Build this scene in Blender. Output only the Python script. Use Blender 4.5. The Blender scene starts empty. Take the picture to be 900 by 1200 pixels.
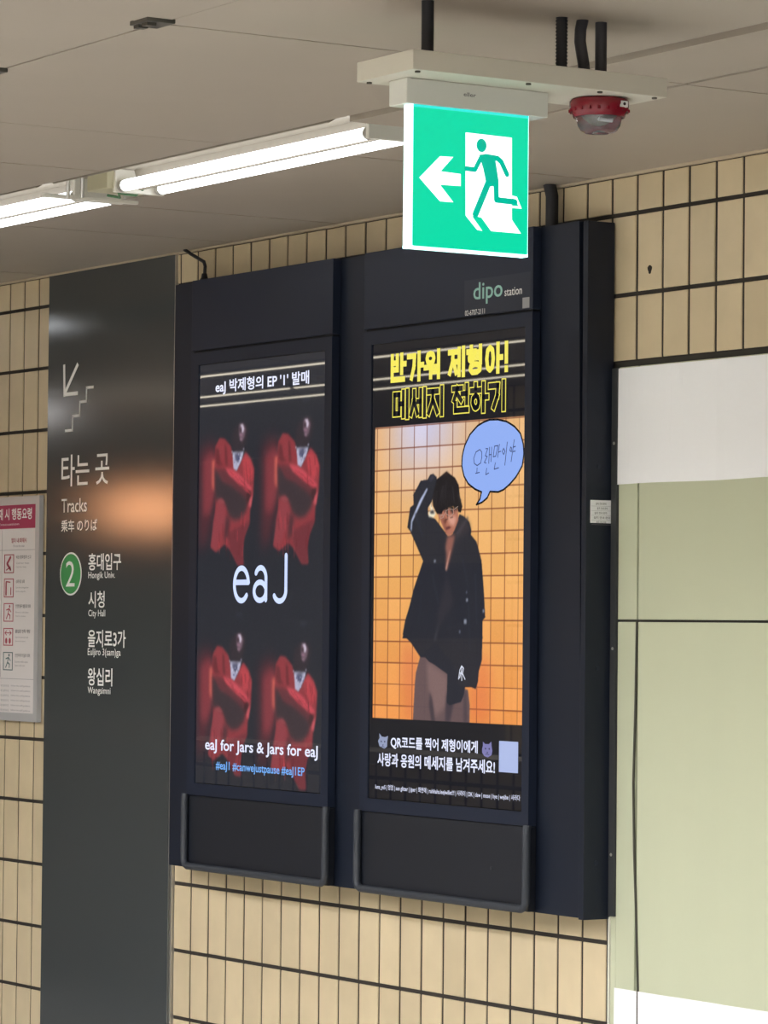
import bpy, bmesh, math, random
import numpy as np
from mathutils import Matrix, Vector
random.seed(7)
SC = bpy.context.scene
COL = SC.collection
# ---------------------------------------------------------------- camera
cd = bpy.data.cameras.new('camera')
cam = bpy.data.objects.new('camera', cd)
COL.objects.link(cam)
cd.sensor_fit = 'VERTICAL'
cd.sensor_height = 24.0
cd.lens = 81.12
cd.clip_start = 0.05
cam.matrix_world = Matrix(((0.53897, 0.02256, 0.84203, 9.17113),
                           (0.84227, -0.02565, -0.53844, -5.12667),
                           (0.00945, 0.99942, -0.03282, 1.60155),
                           (0, 0, 0, 1)))
SC.camera = cam
SC.view_settings.view_transform = 'Standard'
SC.view_settings.look = 'None'
SC.view_settings.exposure = 0.0
SC.view_settings.gamma = 1.0
SC.view_settings.use_curve_mapping = False
# ---------------------------------------------------------------- world
W = bpy.data.worlds.new('world')
SC.world = W
W.use_nodes = True
W.node_tree.nodes['Background'].inputs[0].default_value = (1.0, 0.93, 0.82, 1)
W.node_tree.nodes['Background'].inputs[1].default_value = 0.05
LAMP_ROW = 38.0      # unseen downward strips added to light the wall
TUBE = 4.2          # fluorescent tubes near the wall
# ---------------------------------------------------------------- helpers

def lin(c):
    return tuple((v/255/12.92 if v/255 <= .04045 else ((v/255+.055)/1.055)**2.4) for v in c[:3]) + (1.0,)

MATS = {}
def mat(name, rgb=(128,128,128), rough=.5, metal=0.0, emit=None, es=1.0, vary=0.0, grain=0.0, gscale=30.0,
        bump=0.0, trans=0.0, coat=0.0, spec=.5, stretch=None, ior=1.45):
    if name in MATS: return MATS[name]
    m = bpy.data.materials.new(name)
    m.use_nodes = True
    nt = m.node_tree
    b = nt.nodes['Principled BSDF']
    b.inputs['Base Color'].default_value = lin(rgb)
    b.inputs['Roughness'].default_value = rough
    b.inputs['Metallic'].default_value = metal
    b.inputs['Transmission Weight'].default_value = trans
    b.inputs['Coat Weight'].default_value = coat
    b.inputs['Specular IOR Level'].default_value = spec
    b.inputs['IOR'].default_value = ior
    if emit:
        b.inputs['Emission Color'].default_value = lin(emit)
        b.inputs['Emission Strength'].default_value = es
    if grain or vary or bump:
        tc = nt.nodes.new('ShaderNodeTexCoord')
        mp = nt.nodes.new('ShaderNodeMapping')
        if stretch: mp.inputs['Scale'].default_value = stretch
        no = nt.nodes.new('ShaderNodeTexNoise')
        no.inputs['Scale'].default_value = gscale
        no.inputs['Detail'].default_value = 4
        geo = nt.nodes.new('ShaderNodeNewGeometry')
        nt.links.new(geo.outputs['Position'], mp.inputs['Vector'])
        nt.links.new(mp.outputs['Vector'], no.inputs['Vector'])
        if grain or vary:
            hsv = nt.nodes.new('ShaderNodeHueSaturation')
            hsv.inputs['Color'].default_value = lin(rgb)
            ma = nt.nodes.new('ShaderNodeMath'); ma.operation = 'MULTIPLY_ADD'
            ma.inputs[1].default_value = grain*2
            ma.inputs[2].default_value = 1-grain
            nt.links.new(no.outputs['Fac'], ma.inputs[0])
            last = ma
            if vary:
                oi = nt.nodes.new('ShaderNodeObjectInfo')
                mb = nt.nodes.new('ShaderNodeMath'); mb.operation = 'MULTIPLY_ADD'
                mb.inputs[1].default_value = vary*2
                mb.inputs[2].default_value = 1-vary
                nt.links.new(oi.outputs['Random'], mb.inputs[0])
                mm = nt.nodes.new('ShaderNodeMath'); mm.operation = 'MULTIPLY'
                nt.links.new(ma.outputs[0], mm.inputs[0]); nt.links.new(mb.outputs[0], mm.inputs[1])
                last = mm
            nt.links.new(last.outputs[0], hsv.inputs['Value'])
            nt.links.new(hsv.outputs['Color'], b.inputs['Base Color'])
        if bump:
            bp = nt.nodes.new('ShaderNodeBump')
            bp.inputs['Strength'].default_value = bump
            bp.inputs['Distance'].default_value = .002
            nt.links.new(no.outputs['Fac'], bp.inputs['Height'])
            nt.links.new(bp.outputs['Normal'], b.inputs['Normal'])
    MATS[name] = m
    return m

def link(name, me, m=None, parent=None, loc=None):
    o = bpy.data.objects.new(name, me)
    COL.objects.link(o)
    if m is not None and me is not None:
        for x in (m if isinstance(m, (list, tuple)) else [m]): me.materials.append(x)
    if parent is not None:
        o.parent = parent
    if loc is not None: o.location = loc
    return o

def tag(o, label=None, cat=None, group=None, kind=None):
    if label: o['label'] = label
    if cat: o['category'] = cat
    if group: o['group'] = group
    if kind: o['kind'] = kind
    return o

def empty(name, loc, label, cat, group=None):
    o = bpy.data.objects.new(name, None)
    o.location = loc
    o.empty_display_size = .05
    COL.objects.link(o)
    return tag(o, label, cat, group)

class MB:
    """collects shapes (world coordinates) into one mesh"""
    def __init__(s): s.v, s.f, s.mi, s.sm = [], [], [], []
    def add(s, vs, fs, mi=0, sm=False):
        k = len(s.v); s.v += [tuple(v) for v in vs]
        s.f += [tuple(i+k for i in f) for f in fs]; s.mi += [mi]*len(fs); s.sm += [sm]*len(fs)
        return s
    def box(s, x0, x1, y0, y1, z0, z1, mi=0, c=0.0):
        if x0 > x1: x0, x1 = x1, x0
        if y0 > y1: y0, y1 = y1, y0
        if z0 > z1: z0, z1 = z1, z0
        if c <= 0:
            vs = [(x, y, z) for x in (x0, x1) for y in (y0, y1) for z in (z0, z1)]
            return s.add(vs, [(0,1,3,2),(4,6,7,5),(0,4,5,1),(2,3,7,6),(0,2,6,4),(1,5,7,3)], mi)
        bm = bmesh.new()
        bmesh.ops.create_cube(bm, size=1)
        for v in bm.verts:
            v.co = Vector(((x0+x1)/2+v.co.x*(x1-x0), (y0+y1)/2+v.co.y*(y1-y0), (z0+z1)/2+v.co.z*(z1-z0)))
        bmesh.ops.bevel(bm, geom=bm.edges[:], offset=c, segments=2, affect='EDGES', profile=.6)
        bm.verts.index_update()
        s.add([v.co[:] for v in bm.verts], [[v.index for v in f.verts] for f in bm.faces], mi)
        bm.free(); return s
    def prism_y(s, pts, y0, y1, mi=0):
        """polygon in (x,z), extruded along y (y0 is the front, towards the room)"""
        n = len(pts)
        vs = [(x, y0, z) for x, z in pts] + [(x, y1, z) for x, z in pts]
        fs = [tuple(range(n)), tuple(range(2*n-1, n-1, -1))] + [(i, (i+1) % n, n+(i+1) % n, n+i) for i in range(n)]
        return s.add(vs, fs, mi)
    def prism_x(s, pts, x0, x1, mi=0):
        n = len(pts)
        vs = [(x0, y, z) for y, z in pts] + [(x1, y, z) for y, z in pts]
        fs = [tuple(range(n)), tuple(range(2*n-1, n-1, -1))] + [(i, (i+1) % n, n+(i+1) % n, n+i) for i in range(n)]
        return s.add(vs, fs, mi)
    def tube(s, path, r, n=12, mi=0, cap=True, rad=None):
        P = [Vector(p) for p in path]; rings = []
        up = None
        for i, p in enumerate(P):
            t = (P[min(i+1, len(P)-1)]-P[max(i-1, 0)]).normalized()
            if up is None:
                up = Vector((0,0,1)) if abs(t.z) < .9 else Vector((1,0,0))
            a = t.cross(up).normalized(); b = a.cross(t).normalized(); up = b
            rr = rad[i] if rad else r
            rings.append([p+(a*math.cos(2*math.pi*k/n)+b*math.sin(2*math.pi*k/n))*rr for k in range(n)])
        vs = [v for R in rings for v in R]
        fs = [(i*n+k, i*n+(k+1) % n, (i+1)*n+(k+1) % n, (i+1)*n+k) for i in range(len(P)-1) for k in range(n)]
        s.add(vs, fs, mi, True)
        if cap: s.add([v for v in rings[0]], [tuple(range(n))], mi); s.add([v for v in rings[-1]], [tuple(range(n-1, -1, -1))], mi)
        return s
    def lathe(s, prof, c, n=40, mi=0):
        """prof: (radius, z) list around the vertical axis through c"""
        vs = [(c[0]+r*math.cos(2*math.pi*k/n), c[1]+r*math.sin(2*math.pi*k/n), c[2]+z) for r, z in prof for k in range(n)]
        fs = [(i*n+k, i*n+(k+1) % n, (i+1)*n+(k+1) % n, (i+1)*n+k) for i in range(len(prof)-1) for k in range(n)]
        return s.add(vs, fs, mi, True)
    def flat(s, pts, y, mi=0):
        """flat polygon in the x,z plane facing the room"""
        return s.add([(x, y, z) for x, z in pts], [tuple(range(len(pts)))], mi)
    def stroke(s, pts, w, y, mi=0, rnd=True):
        for (x0, z0), (x1, z1) in zip(pts[:-1], pts[1:]):
            L = math.hypot(x1-x0, z1-z0) or 1e-6
            dx, dz = (x1-x0)/L*w/2, (z1-z0)/L*w/2
            e = 0 if rnd else 1
            s.flat([(x0-dx*e-dz, z0-dz*e+dx), (x0-dx*e+dz, z0-dz*e-dx), (x1+dx*e+dz, z1+dz*e-dx), (x1+dx*e-dz, z1+dz*e+dx)], y, mi)
        if rnd:
            for x, z in pts:
                s.flat([(x+w/2*math.cos(a*math.pi/5), z+w/2*math.sin(a*math.pi/5)) for a in range(10)], y, mi)
        return s
    def build(s, name, m, parent=None):
        me = bpy.data.meshes.new(name)
        me.from_pydata(s.v, [], s.f)
        for p, i, q in zip(me.polygons, s.mi, s.sm): p.material_index = i; p.use_smooth = q
        o = link(name, me, m)
        if parent is not None:
            o.parent = parent
            o.matrix_parent_inverse = Matrix.Translation(-tot(parent))
        bm = bmesh.new(); bm.from_mesh(me); bmesh.ops.recalc_face_normals(bm, faces=bm.faces[:]); bm.to_mesh(me); bm.free()
        return o

def tot(o):
    return o.location.copy() if o.type == 'EMPTY' else Vector((0, 0, 0))

def text(s, x0, x1, z0, z1, y, m, parent, off=0.0, name='lettering', depth=.0004, shear=0.0, space=1.0, axis='Y'):
    """lettering fitted to a rectangle of the wall plane; axis 'X' puts it on a plane facing +X (x0,x1 are then y values)"""
    cu = bpy.data.curves.new(name, 'FONT')
    cu.body = s; cu.size = 1.0; cu.offset = off; cu.space_character = space; cu.resolution_u = 3; cu.shear = shear
    ob = bpy.data.objects.new(name, cu)
    COL.objects.link(ob)
    bpy.context.view_layer.update()
    me = bpy.data.meshes.new_from_object(ob.evaluated_get(bpy.context.evaluated_depsgraph_get()))
    bpy.data.objects.remove(ob); bpy.data.curves.remove(cu)
    n = len(me.vertices)
    co = np.empty(n*3); me.vertices.foreach_get('co', co); co = co.reshape(-1, 3)
    mn, mx = co.min(0), co.max(0)
    u = (co[:, 0]-mn[0])/(mx[0]-mn[0]); v = (co[:, 1]-mn[1])/(mx[1]-mn[1])
    out = np.empty_like(co)
    if axis == 'Y':
        out[:, 0] = x0+u*(x1-x0); out[:, 1] = y
    else:
        out[:, 0] = y; out[:, 1] = x0+u*(x1-x0)
    out[:, 2] = z0+v*(z1-z0)
    me.vertices.foreach_set('co', out.ravel())
    me.materials.clear(); me.name = name
    o = link(name, me, m)
    if parent is not None:
        o.parent = parent; o.matrix_parent_inverse = Matrix.Translation(-tot(parent))
    return o

# ---------------------------------------------------------------- palette
cream = mat('glazed cream tile', (205,188,154), .36, vary=.06, grain=.17, gscale=7)
grout = mat('dark grey grout', (50,45,40), .9, grain=.15, gscale=60)
ceil_m = mat('beige enamelled ceiling panel', (168,157,143), .55, vary=.012, grain=.04, gscale=4)
ceil_gap = mat('shadow joint', (60,52,44), .9)
black_metal = mat('black powder coated steel', (24,30,43), .42, spec=.35, bump=.12, gscale=500)
black_door = mat('black door steel', (29,36,52), .40, spec=.35, bump=.12, gscale=500)
black_low = mat('black lower panel steel', (20,24,33), .5, bump=.12, gscale=500)
groove_m = mat('black groove', (8,9,14), .8)
rubber = mat('charcoal rubber bumper', (50,54,61), .5)
slate = mat('dark slate satin panel', (68,72,73), .10, bump=.03, gscale=420, spec=.6)
alu = mat('brushed aluminium', (196,194,188), .35, metal=.8)
white_print = mat('white print', (244,244,240), .6)
paper = mat('white paper', (242,243,244), .7, grain=.02, gscale=3)
green_enamel = mat('pale green enamelled panel', (192,196,168), .3, vary=.02, grain=.04, gscale=6, stretch=(1,1,.12))  # stretched grain paints faint vertical bands of reflection into the colour
white_steel = mat('cream painted steel', (214,206,186), .4)
dark_plastic = mat('black conduit plastic', (30,31,38), .5)

# ---------------------------------------------------------------- the room
H = 2.73
def struct(name, mb, m): return tag(mb.build(name, m), kind='structure')
floor_m = mat('polished terrazzo floor', (166,164,158), .35, grain=.1, gscale=40)
struct('floor', MB().box(-14, 14, -7, .3, -.1, 0), floor_m)
room_m = mat('cream wall far', (186,178,160), .5, grain=.04, gscale=3)
struct('wall_left', MB().box(-14.2, -14, -7, .3, 0, 3), room_m)
struct('wall_right', MB().box(14, 14.2, -7, .3, 0, 3), room_m)
struct('wall_front', MB().box(-14.2, 14.2, -7.2, -7, 0, 3), room_m)

wall = struct('wall_back', MB().box(-14, 14, .0, .3, 0, 3), grout)
# tiles: pitch 105 x 201 mm, each a glazed piece with a chamfered face
PX, PZ, ZT, G = .105, .2012, 2.63, .009
def tile_mesh(x0, x1, z0, z1, d=.0036, c=.0014):
    me = bpy.data.meshes.new('tile')
    a, b = (x1-x0)/2, (z1-z0)/2
    vs = [(-a,0,-b),(a,0,-b),(a,0,b),(-a,0,b),
          (-a,-(d-c),-b),(a,-(d-c),-b),(a,-(d-c),b),(-a,-(d-c),b),
          (-a+c,-d,-b+c),(a-c,-d,-b+c),(a-c,-d,b-c),(-a+c,-d,b-c)]
    fs = [(8,9,10,11)]
    for i in range(4):
        j = (i+1) % 4
        fs += [(i, j, 4+j, 4+i), (4+i, 4+j, 8+j, 8+i)]
    me.from_pydata(vs, [], fs); me.materials.append(cream)
    return me
TM = {}
def tile(x0, x1, z0, z1):
    if x1-x0 < .004 or z1-z0 < .004: return
    k = (round(x1-x0, 4), round(z1-z0, 4))
    if k not in TM: TM[k] = tile_mesh(x0, x1, z0, z1)
    o = link('tile', TM[k])
    o.parent = wall
    o.location = ((x0+x1)/2, random.uniform(-.0006, .0004), (z0+z1)/2)
    o.rotation_euler = (random.uniform(-.004, .004), 0, random.uniform(-.006, .006))
def tile_area(i0, i1, r0, r1, xmin=-99, xmax=99, zmin=-9, zmax=9):
    for r in range(r0, r1):
        for i in range(i0, i1):
            x0, x1 = i*PX+.0048, (i+1)*PX-.0048
            z1, z0 = ZT-r*PZ-.0055, ZT-(r+1)*PZ+.0055
            tile(max(x0, xmin), min(x1, xmax), max(z0, zmin), min(z1, zmax))
tile_area(-13, -8, -1, 12, xmax=-.868, zmax=2.722)       # left of the direction panel
tile_area(-1, 22, -1, 1, xmin=-.018, zmax=2.722)
tile_area(0, 22, 8, 12, xmin=.003, xmax=2.222)           # below the display housing
tile_area(22, 30, -1, 1, zmax=2.722)
tile_area(21, 30, 1, 2, zmin=2.266)
# joint between the last whole tile and the trim, chipped hole in one tile
o = MB().lathe([(0.0001, 0), (.007, 0)], (0,0,0), 10)
hole = MB().prism_y([(2.364+.008*math.cos(a)*(1+.3*math.sin(3*a)), 2.484+.011*math.sin(a)) for a in [k*.52 for k in range(12)]], -.0046, -.001)
hole.build('chipped_hole', mat('dark hole', (40,34,28), .9), wall)
trim_m = mat('ceiling edge trim', (186,172,148), .5)
tag(MB().box(-3, 14, -.014, 0, 2.724, 2.731).build('trim_1', trim_m), kind='structure')
tag(MB().box(-.006, .001, -.012, 0, 0, .885).build('trim_2', alu), kind='structure')
tag(MB().box(2.2225, 2.2275, -.013, 0, 0, .885).build('trim_3', mat('pale trim', (225,222,208), .4)), kind='structure')

# ---------------------------------------------------------------- ceiling
Y0, Y1 = -1.077, -.757           # lighting trough
ce = struct('ceiling', MB().box(-14, 14, -7, Y0, 2.737, 2.76).box(-14, 14, Y1, 0, 2.737, 2.76)
            .box(-14, 14, Y0, Y1, 2.80, 2.82), ceil_gap)
XJ = [-14, -4.2, -3.53, -2.87, -2.2, -1.53, -.867, -.27, .33, .925, 1.52, 2.135, 2.80, 3.48, 4.33, 5.0, 5.7, 14]
for a, b in zip(XJ[:-1], XJ[1:]):
    for y0, y1 in ((-7, -4.0), (-4.0, -3.0), (-3.0, -2.0), (-2.0, Y0-.004), (Y1+.004, -.002)):
        g = .0022
        z = H+random.uniform(-.0008, .0008)
        MB().box(a+g, b-g, y0+g, y1-g, z, z+.006).build('panel', ceil_m, ce)
# blank covers closing the trough beyond the last fixture
for a, b in ((2.66, 3.48), (3.48, 4.33), (4.33, 5.0), (5.0, 14)):
    MB().box(a+.003, b-.003, Y0+.012, -.832, 2.722, 2.74).build('cover', ceil_m, ce)
    MB().box(a+.003, b-.003, -.826, Y1-.004, 2.731, 2.74).build('cover', ceil_m, ce)
clip_m = mat('dull clip metal', (92,88,82), .5, metal=.5)
for x in (2.80, 3.50):
    e = MB().box(x-.035, x+.035, -2.055, -1.995, 2.722, 2.731, c=.002)
    e.box(x-.028, x-.008, -2.05, -2.03, 2.716, 2.724).box(x+.004, x+.024, -2.05, -2.03, 2.716, 2.724)
    e.build('clip', clip_m, ce)
# ---------------------------------------------------------------- lamps
tube_m = mat('lit fluorescent tube', (255,255,255), .4, emit=(246,250,255), es=TUBE)
refl_m = mat('white lamp reflector', (235,232,222), .35)
grey_m = mat('grey lamp tray', (150,142,128), .5)
def fixture(x0, x1, label):
    f = empty('fluorescent_light', ((x0+x1)/2, -.86, 2.745), label, 'ceiling light', 'recessed fluorescent lights in the ceiling trough')
    MB().box(x0-.13, x1+.07, -1.072, -.762, 2.772, 2.79).build('tray', grey_m, f)
    MB().prism_x([(-1.072, 2.768), (-1.068, 2.731), (-1.062, 2.731), (-1.0, 2.768)], x0-.1, x1+.07).build('side_reflector', grey_m, f)
    MB().prism_x([(-.766, 2.768), (-.762, 2.731), (-.767, 2.731), (-.79, 2.768)], x0-.1, x1+.07).build('side_reflector', grey_m, f)
    MB().prism_x([(-.875, 2.772), (-.862, 2.722), (-.854, 2.722), (-.84, 2.772)], x0-.02, x1+.02).build('centre_reflector', grey_m, f)
    for y in (-.912, -.803):
        t = MB().tube([(x0, y, 2.728), (x1, y, 2.728)], .0145, 14).build('tube', tube_m, f)
        MB().tube([(x0-.014, y, 2.728), (x0+.004, y, 2.728)], .0155, 12).build('tube_cap', alu, t)
        MB().tube([(x1-.004, y, 2.728), (x1+.014, y, 2.728)], .0155, 12).build('tube_cap', alu, t)
    for x in (x0-.03, x1+.015):
        MB().box(x, x+.014, -.93, -.785, 2.712, 2.772, c=.002).build('lamp_holder', refl_m, f)
    return f
f1 = fixture(-.14, 1.055, 'lit twin-tube fluorescent light at the left edge, cut off by the frame')
f2 = fixture(1.325, 2.50, 'lit twin-tube fluorescent light running up behind the green exit sign')
fixture(-6.8, -5.5, 'twin-tube fluorescent light farthest left, added to brighten the parapet, outside the frame')  # this and the next are unseen lights added to brighten the parapet
fixture(-5.2, -3.9, 'twin-tube fluorescent light second from the far left, added to brighten the parapet, outside the frame')
fixture(-3.7, -2.3, 'lit twin-tube fluorescent light further left outside the frame')
# open gap between the two lights: end plate, bracket and ballast box
MB().box(1.135, 1.15, -1.055, -.775, 2.706, 2.716, c=.002).build('end_plate', refl_m, f1)
MB().box(1.19, 1.30, -.95, -.80, 2.722, 2.77, c=.003).build('ballast_box', mat('cream ballast box', (196,190,160), .5), f2)
for x, y in ((1.20, -1.01), (1.24, -.99)): MB().tube([(x, y, 2.70), (x+.04, y-.02, 2.77)], .005, 6).build('bracket', alu, f2)
wire = MB()
wire.tube([(1.21, -.90, 2.715), (1.24, -.88, 2.708), (1.27, -.9, 2.715), (1.29, -.86, 2.71), (1.31, -.85, 2.725)], .004, 6)
wire.build('wire', mat('green wire', (90,130,95), .5), f2)
# wide light rows added to light the wall; slim rows show in the screens
row_m = mat('lit added diffuser', (255,255,255), .5, emit=(247,249,255), es=LAMP_ROW)
thin_m = mat('lit bare tube row', (255,255,255), .5, emit=(255,244,220), es=6.0)
for k, (y, w) in enumerate(((-2.95, .3), (-4.2, .3), (-5.7, .3))):
    r = empty('added_light_row', (5, y, 2.72), 'long wide light row added to light the wall, %s, outside the frame' % ('nearest to the tiled wall', 'in the middle', 'farthest from the tiled wall')[k], 'ceiling light')
    for j in ((-3,) if k == 0 else ())+(0, 1, 2, 3, 4):
        x = -1.0+j*2.8
        MB().box(x, x+2.4, y-w/2, y+w/2, 2.712, 2.718).build('diffuser', row_m, r)
        MB().box(x-.03, x+2.43, y-w/2-.02, y+w/2+.02, 2.7185, 2.729).build('tray', grey_m, r)
        for yy_ in (y-w/2-.012, y+w/2+.004):
            MB().box(x-.03, x+2.43, yy_, yy_+.008, 2.648, 2.7185).build('shading_lip', grey_m, r)  # lips added to keep direct light off the wall top
for k, y in enumerate((-2.80, -3.50, -3.85)):
    r = empty('tube_row', (-4, y, 2.72), 'slim bare tube row further down the concourse, %s, outside the frame' % ('nearest to the tiled wall', 'in the middle', 'farthest from the tiled wall')[k], 'ceiling light')
    for j in range(3):
        x = -6.4+j*1.65
        MB().box(x, x+1.6, y-.005, y+.005, 2.712, 2.718).build('tube', thin_m, r)
        MB().box(x-.01, x+1.61, y-.03, y+.03, 2.7185, 2.729).build('tray', grey_m, r)

# ---------------------------------------------------------------- direction panel
PY = -.012
dp = empty('direction_sign_panel', (-.44, 0, .0), 'tall dark slate wayfinding panel with green line badge and station names, left of the displays', 'sign')
MB().box(-.857, -.018, PY, -.001, .02, 2.724, c=.0012).build('board', slate, dp)
MB().box(-.0178, -.0145, PY-.001, -.001, .02, 2.724).build('edge_strip', alu, dp)
TX = PY-.0007
for s, x0, x1, z0, z1, off in (
        ('타는 곳', -.753, -.428, 2.037, 2.139, .008), ('Tracks', -.750, -.575, 1.954, 1.998, .006), ('乘车 のりば', -.750, -.504, 1.892, 1.931, .012),
        ('홍대입구', -.560, -.342, 1.767, 1.821, .014), ('Hongik Univ.', -.559, -.381, 1.736, 1.763, .006),
        ('시청', -.557, -.448, 1.649, 1.702, .014), ('City Hall', -.556, -.443, 1.616, 1.643, .006),
        ('을지로3가', -.558, -.306, 1.525, 1.580, .014), ('Euljiro 3(sam)ga', -.557, -.338, 1.493, 1.522, .006),
        ('왕십리', -.555, -.391, 1.404, 1.460, .014), ('Wangsimni', -.554, -.402, 1.373, 1.400, .006)):
    text(s, x0, x1, z0, z1, TX, white_print, dp, off)
ar = MB()
ar.stroke([(-.743, 2.424), (-.739, 2.334)], .014, TX, rnd=False)
ar.stroke([(-.739, 2.334), (-.652, 2.334)], .012, TX-.0001, rnd=False)
ar.stroke([(-.652, 2.423), (-.733, 2.341)], .014, TX-.0002, rnd=False)
ar.build('arrow_symbol', white_print, dp)
MB().stroke([(-.543,2.348),(-.587,2.348),(-.587,2.305),(-.632,2.305),(-.632,2.262),(-.681,2.262),(-.681,2.217),(-.728,2.217)], .0085, TX, rnd=False).build('stairs_symbol', white_print, dp)
def disc(cx, cz, rx, rz, y, n=48): return [(cx+rx*math.cos(2*math.pi*k/n), cz+rz*math.sin(2*math.pi*k/n)) for k in range(n)]
bd = MB().prism_y(disc(-.680, 1.7575, .074, .069, 0), TX, -.0115).build('line_badge', white_print, dp)
MB().prism_y(disc(-.680, 1.7575, .068, .0635, 0), TX-.0008, TX+.0002).build('badge_face', mat('green line colour', (62,152,82), .5), bd)
text('2', -.711, -.650, 1.717, 1.798, TX-.0012, white_print, bd, .0, name='numeral')

# ---------------------------------------------------------------- fire poster on the left
po = empty('framed_poster', (-1.32, 0, 1.29), 'silver framed fire instruction poster with crimson header at the left edge', 'poster')
fx0, fx1, fz0, fz1, fw = -1.76, -.884, 1.278, 2.014, .027
fr = MB()
fr.prism_y([(fx0,fz0),(fx1,fz0),(fx1-fw,fz0+fw),(fx0+fw,fz0+fw)], -.024, -.008)
fr.prism_y([(fx0,fz1),(fx0+fw,fz1-fw),(fx1-fw,fz1-fw),(fx1,fz1)], -.024, -.008)
fr.prism_y([(fx1,fz0),(fx1,fz1),(fx1-fw,fz1-fw),(fx1-fw,fz0+fw)], -.024, -.008)
fr.prism_y([(fx0,fz0),(fx0+fw,fz0+fw),(fx0+fw,fz1-fw),(fx0,fz1)], -.024, -.008)
fr.build('frame', mat('silver snap frame', (190,190,190), .3, metal=.2), po)
sh = MB().box(fx0+.01, fx1-.01, -.017, -.009, fz0+.01, fz1-.01).build('poster_sheet', mat('poster paper', (226,221,218), .4), po)
crim = mat('crimson print', (172,52,88), .5); ink = mat('dark ink', (92,88,92), .6); red_ink = mat('red ink', (176,72,88), .6); pale_ink = mat('grey ink', (150,146,150), .6)
MB().box(fx0+fw, fx1-fw, -.0178, -.0168, 1.909, 1.988).build('header', crim, sh)
text('화재 시 행동요령', -1.232, -.948, 1.938, 1.976, -.0184, white_print, sh, .018)
text('Emergency Evacuation', -1.36, -1.04, 1.918, 1.928, -.0184, white_print, sh, 0)
text('열차 내 화재시', -1.095, -.985, 1.862, 1.878, -.0180, red_ink, sh, .012)
text('Fire on the train', -1.08, -1.0, 1.848, 1.856, -.0180, pale_ink, sh)
ln = MB()
for z in (1.838, 1.415): ln.box(fx0+fw, fx1-fw, -.0176, -.0168, z, z+.0012)
ln.box(-1.165, -1.1638, -.0176, -.0168, 1.42, 1.905)
ln.build('rule_line', pale_ink, sh)
its = [(1.763, 1.825, ['비상 통화장치 신고', 'Call for help']), (1.683, 1.745, ['소화기로 소화', 'Use the extinguisher']), (1.603, 1.664, ['안전한 출구 열림으로 대피', 'Move to a safe place']),
       (1.524, 1.582, ['출입문 안쪽 개방', 'Open the doors by hand']), (1.443, 1.503, ['안전하게 터널로 대피', 'Leave with care'])]
for k, (a, b, tx) in enumerate(its):
    cbx = MB()
    for q in ((-1.146,-1.076,a,a+.003),(-1.146,-1.076,b-.003,b),(-1.146,-1.142,a,b),(-1.080,-1.076,a,b)): cbx.box(q[0], q[1], -.0177, -.0168, q[2], q[3])
    m = (a+b)/2
    if k == 0: cbx.stroke([(-1.10, b-.01), (-1.125, m), (-1.10, a+.012)], .010, -.0178); cbx.stroke([(-1.13, a+.01), (-1.10, a+.02)], .004, -.0178)
    if k == 1: cbx.stroke([(-1.13, a+.01), (-1.13, b-.014)], .010, -.0178); cbx.stroke([(-1.095, a+.01), (-1.095, m)], .006, -.0178); cbx.stroke([(-1.13, b-.01), (-1.10, b-.012)], .004, -.0178)
    if k in (2, 4):
        cbx.stroke([(-1.105, m+.012), (-1.113, m-.004), (-1.125, a+.01)], .005, -.0178); cbx.stroke([(-1.113, m-.004), (-1.098, m-.01), (-1.10, a+.01)], .005, -.0178); cbx.stroke([(-1.125, m+.008), (-1.105, m+.012), (-1.092, m+.002)], .004, -.0178)
        cbx.flat(disc(-1.102, m+.02, .005, .005, 0, 12), -.0178)
    if k == 3:
        cbx.stroke([(-1.135, m+.013), (-1.087, m+.013)], .003, -.0178); cbx.stroke([(-1.122, m+.02), (-1.135, m+.013), (-1.122, m+.006)], .003, -.0178); cbx.stroke([(-1.10, m+.02), (-1.087, m+.013), (-1.10, m+.006)], .003, -.0178)
        for x in (-1.124, -1.098): cbx.flat(disc(x, m-.013, .008, .010, 0, 12), -.0178)
    cbx.build('pictogram', red_ink if k != 4 else mat('teal ink', (86,110,110), .6), sh)
    text(tx[0], -1.058, -.95+(.0 if len(tx[0]) > 8 else -.045), b-.016, b-.004, -.0180, ink, sh, .008)
    text(tx[1], -1.058, -.965, b-.034, b-.027, -.0180, pale_ink, sh)
    text(tx[1], -1.058, -.985, b-.046, b-.040, -.0180, pale_ink, sh)
for k in range(6): text('대피 안내에 따라 이동', -1.16, -1.10, 1.388-k*.016, 1.396-k*.016, -.0180, pale_ink, sh)
for k in range(6): text('follow the staff guidance', -1.085, -.945, 1.389-k*.016, 1.396-k*.016, -.0180, pale_ink, sh)

# ---------------------------------------------------------------- display housing
DH = -.09
hs = empty('display_housing', (1.17, 0, .88), 'large black steel wall housing that carries both portrait displays', 'housing')
MB().box(.124, 2.206, DH+.012, -.009, .884, 2.612).build('body', black_metal, hs)
MB().prism_y([(.124, .884), (2.214, .884), (2.186, 2.614), (.124, 2.614)], DH, DH+.0125).build('front_plate', black_metal, hs)
MB().box(2.2045, 2.2245, DH-.0005, -.009, .880, 2.612, c=.001).build('side_plate', black_metal, hs)
MB().box(2.186, 2.205, DH+.014, DH+.0115, .90, 2.606).build('groove', groove_m, hs)
MB().box(2.2265, 2.249, -.016, -.001, .888, 2.247).build('mounting_strip', mat('dark grey strip', (58,60,62), .5), hs)
for z, y in ((2.002, -.052), (1.501, -.052), (1.02, -.052)):
    MB().tube([(2.2243, y, z), (2.2258, y, z)], .006, 14).build('screw', black_door, hs)
for z in (1.04, 2.06, 1.55): MB().tube([(2.238, -.0155, z), (2.238, -.0175, z)], .004, 10).build('screw', alu, hs)
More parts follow.
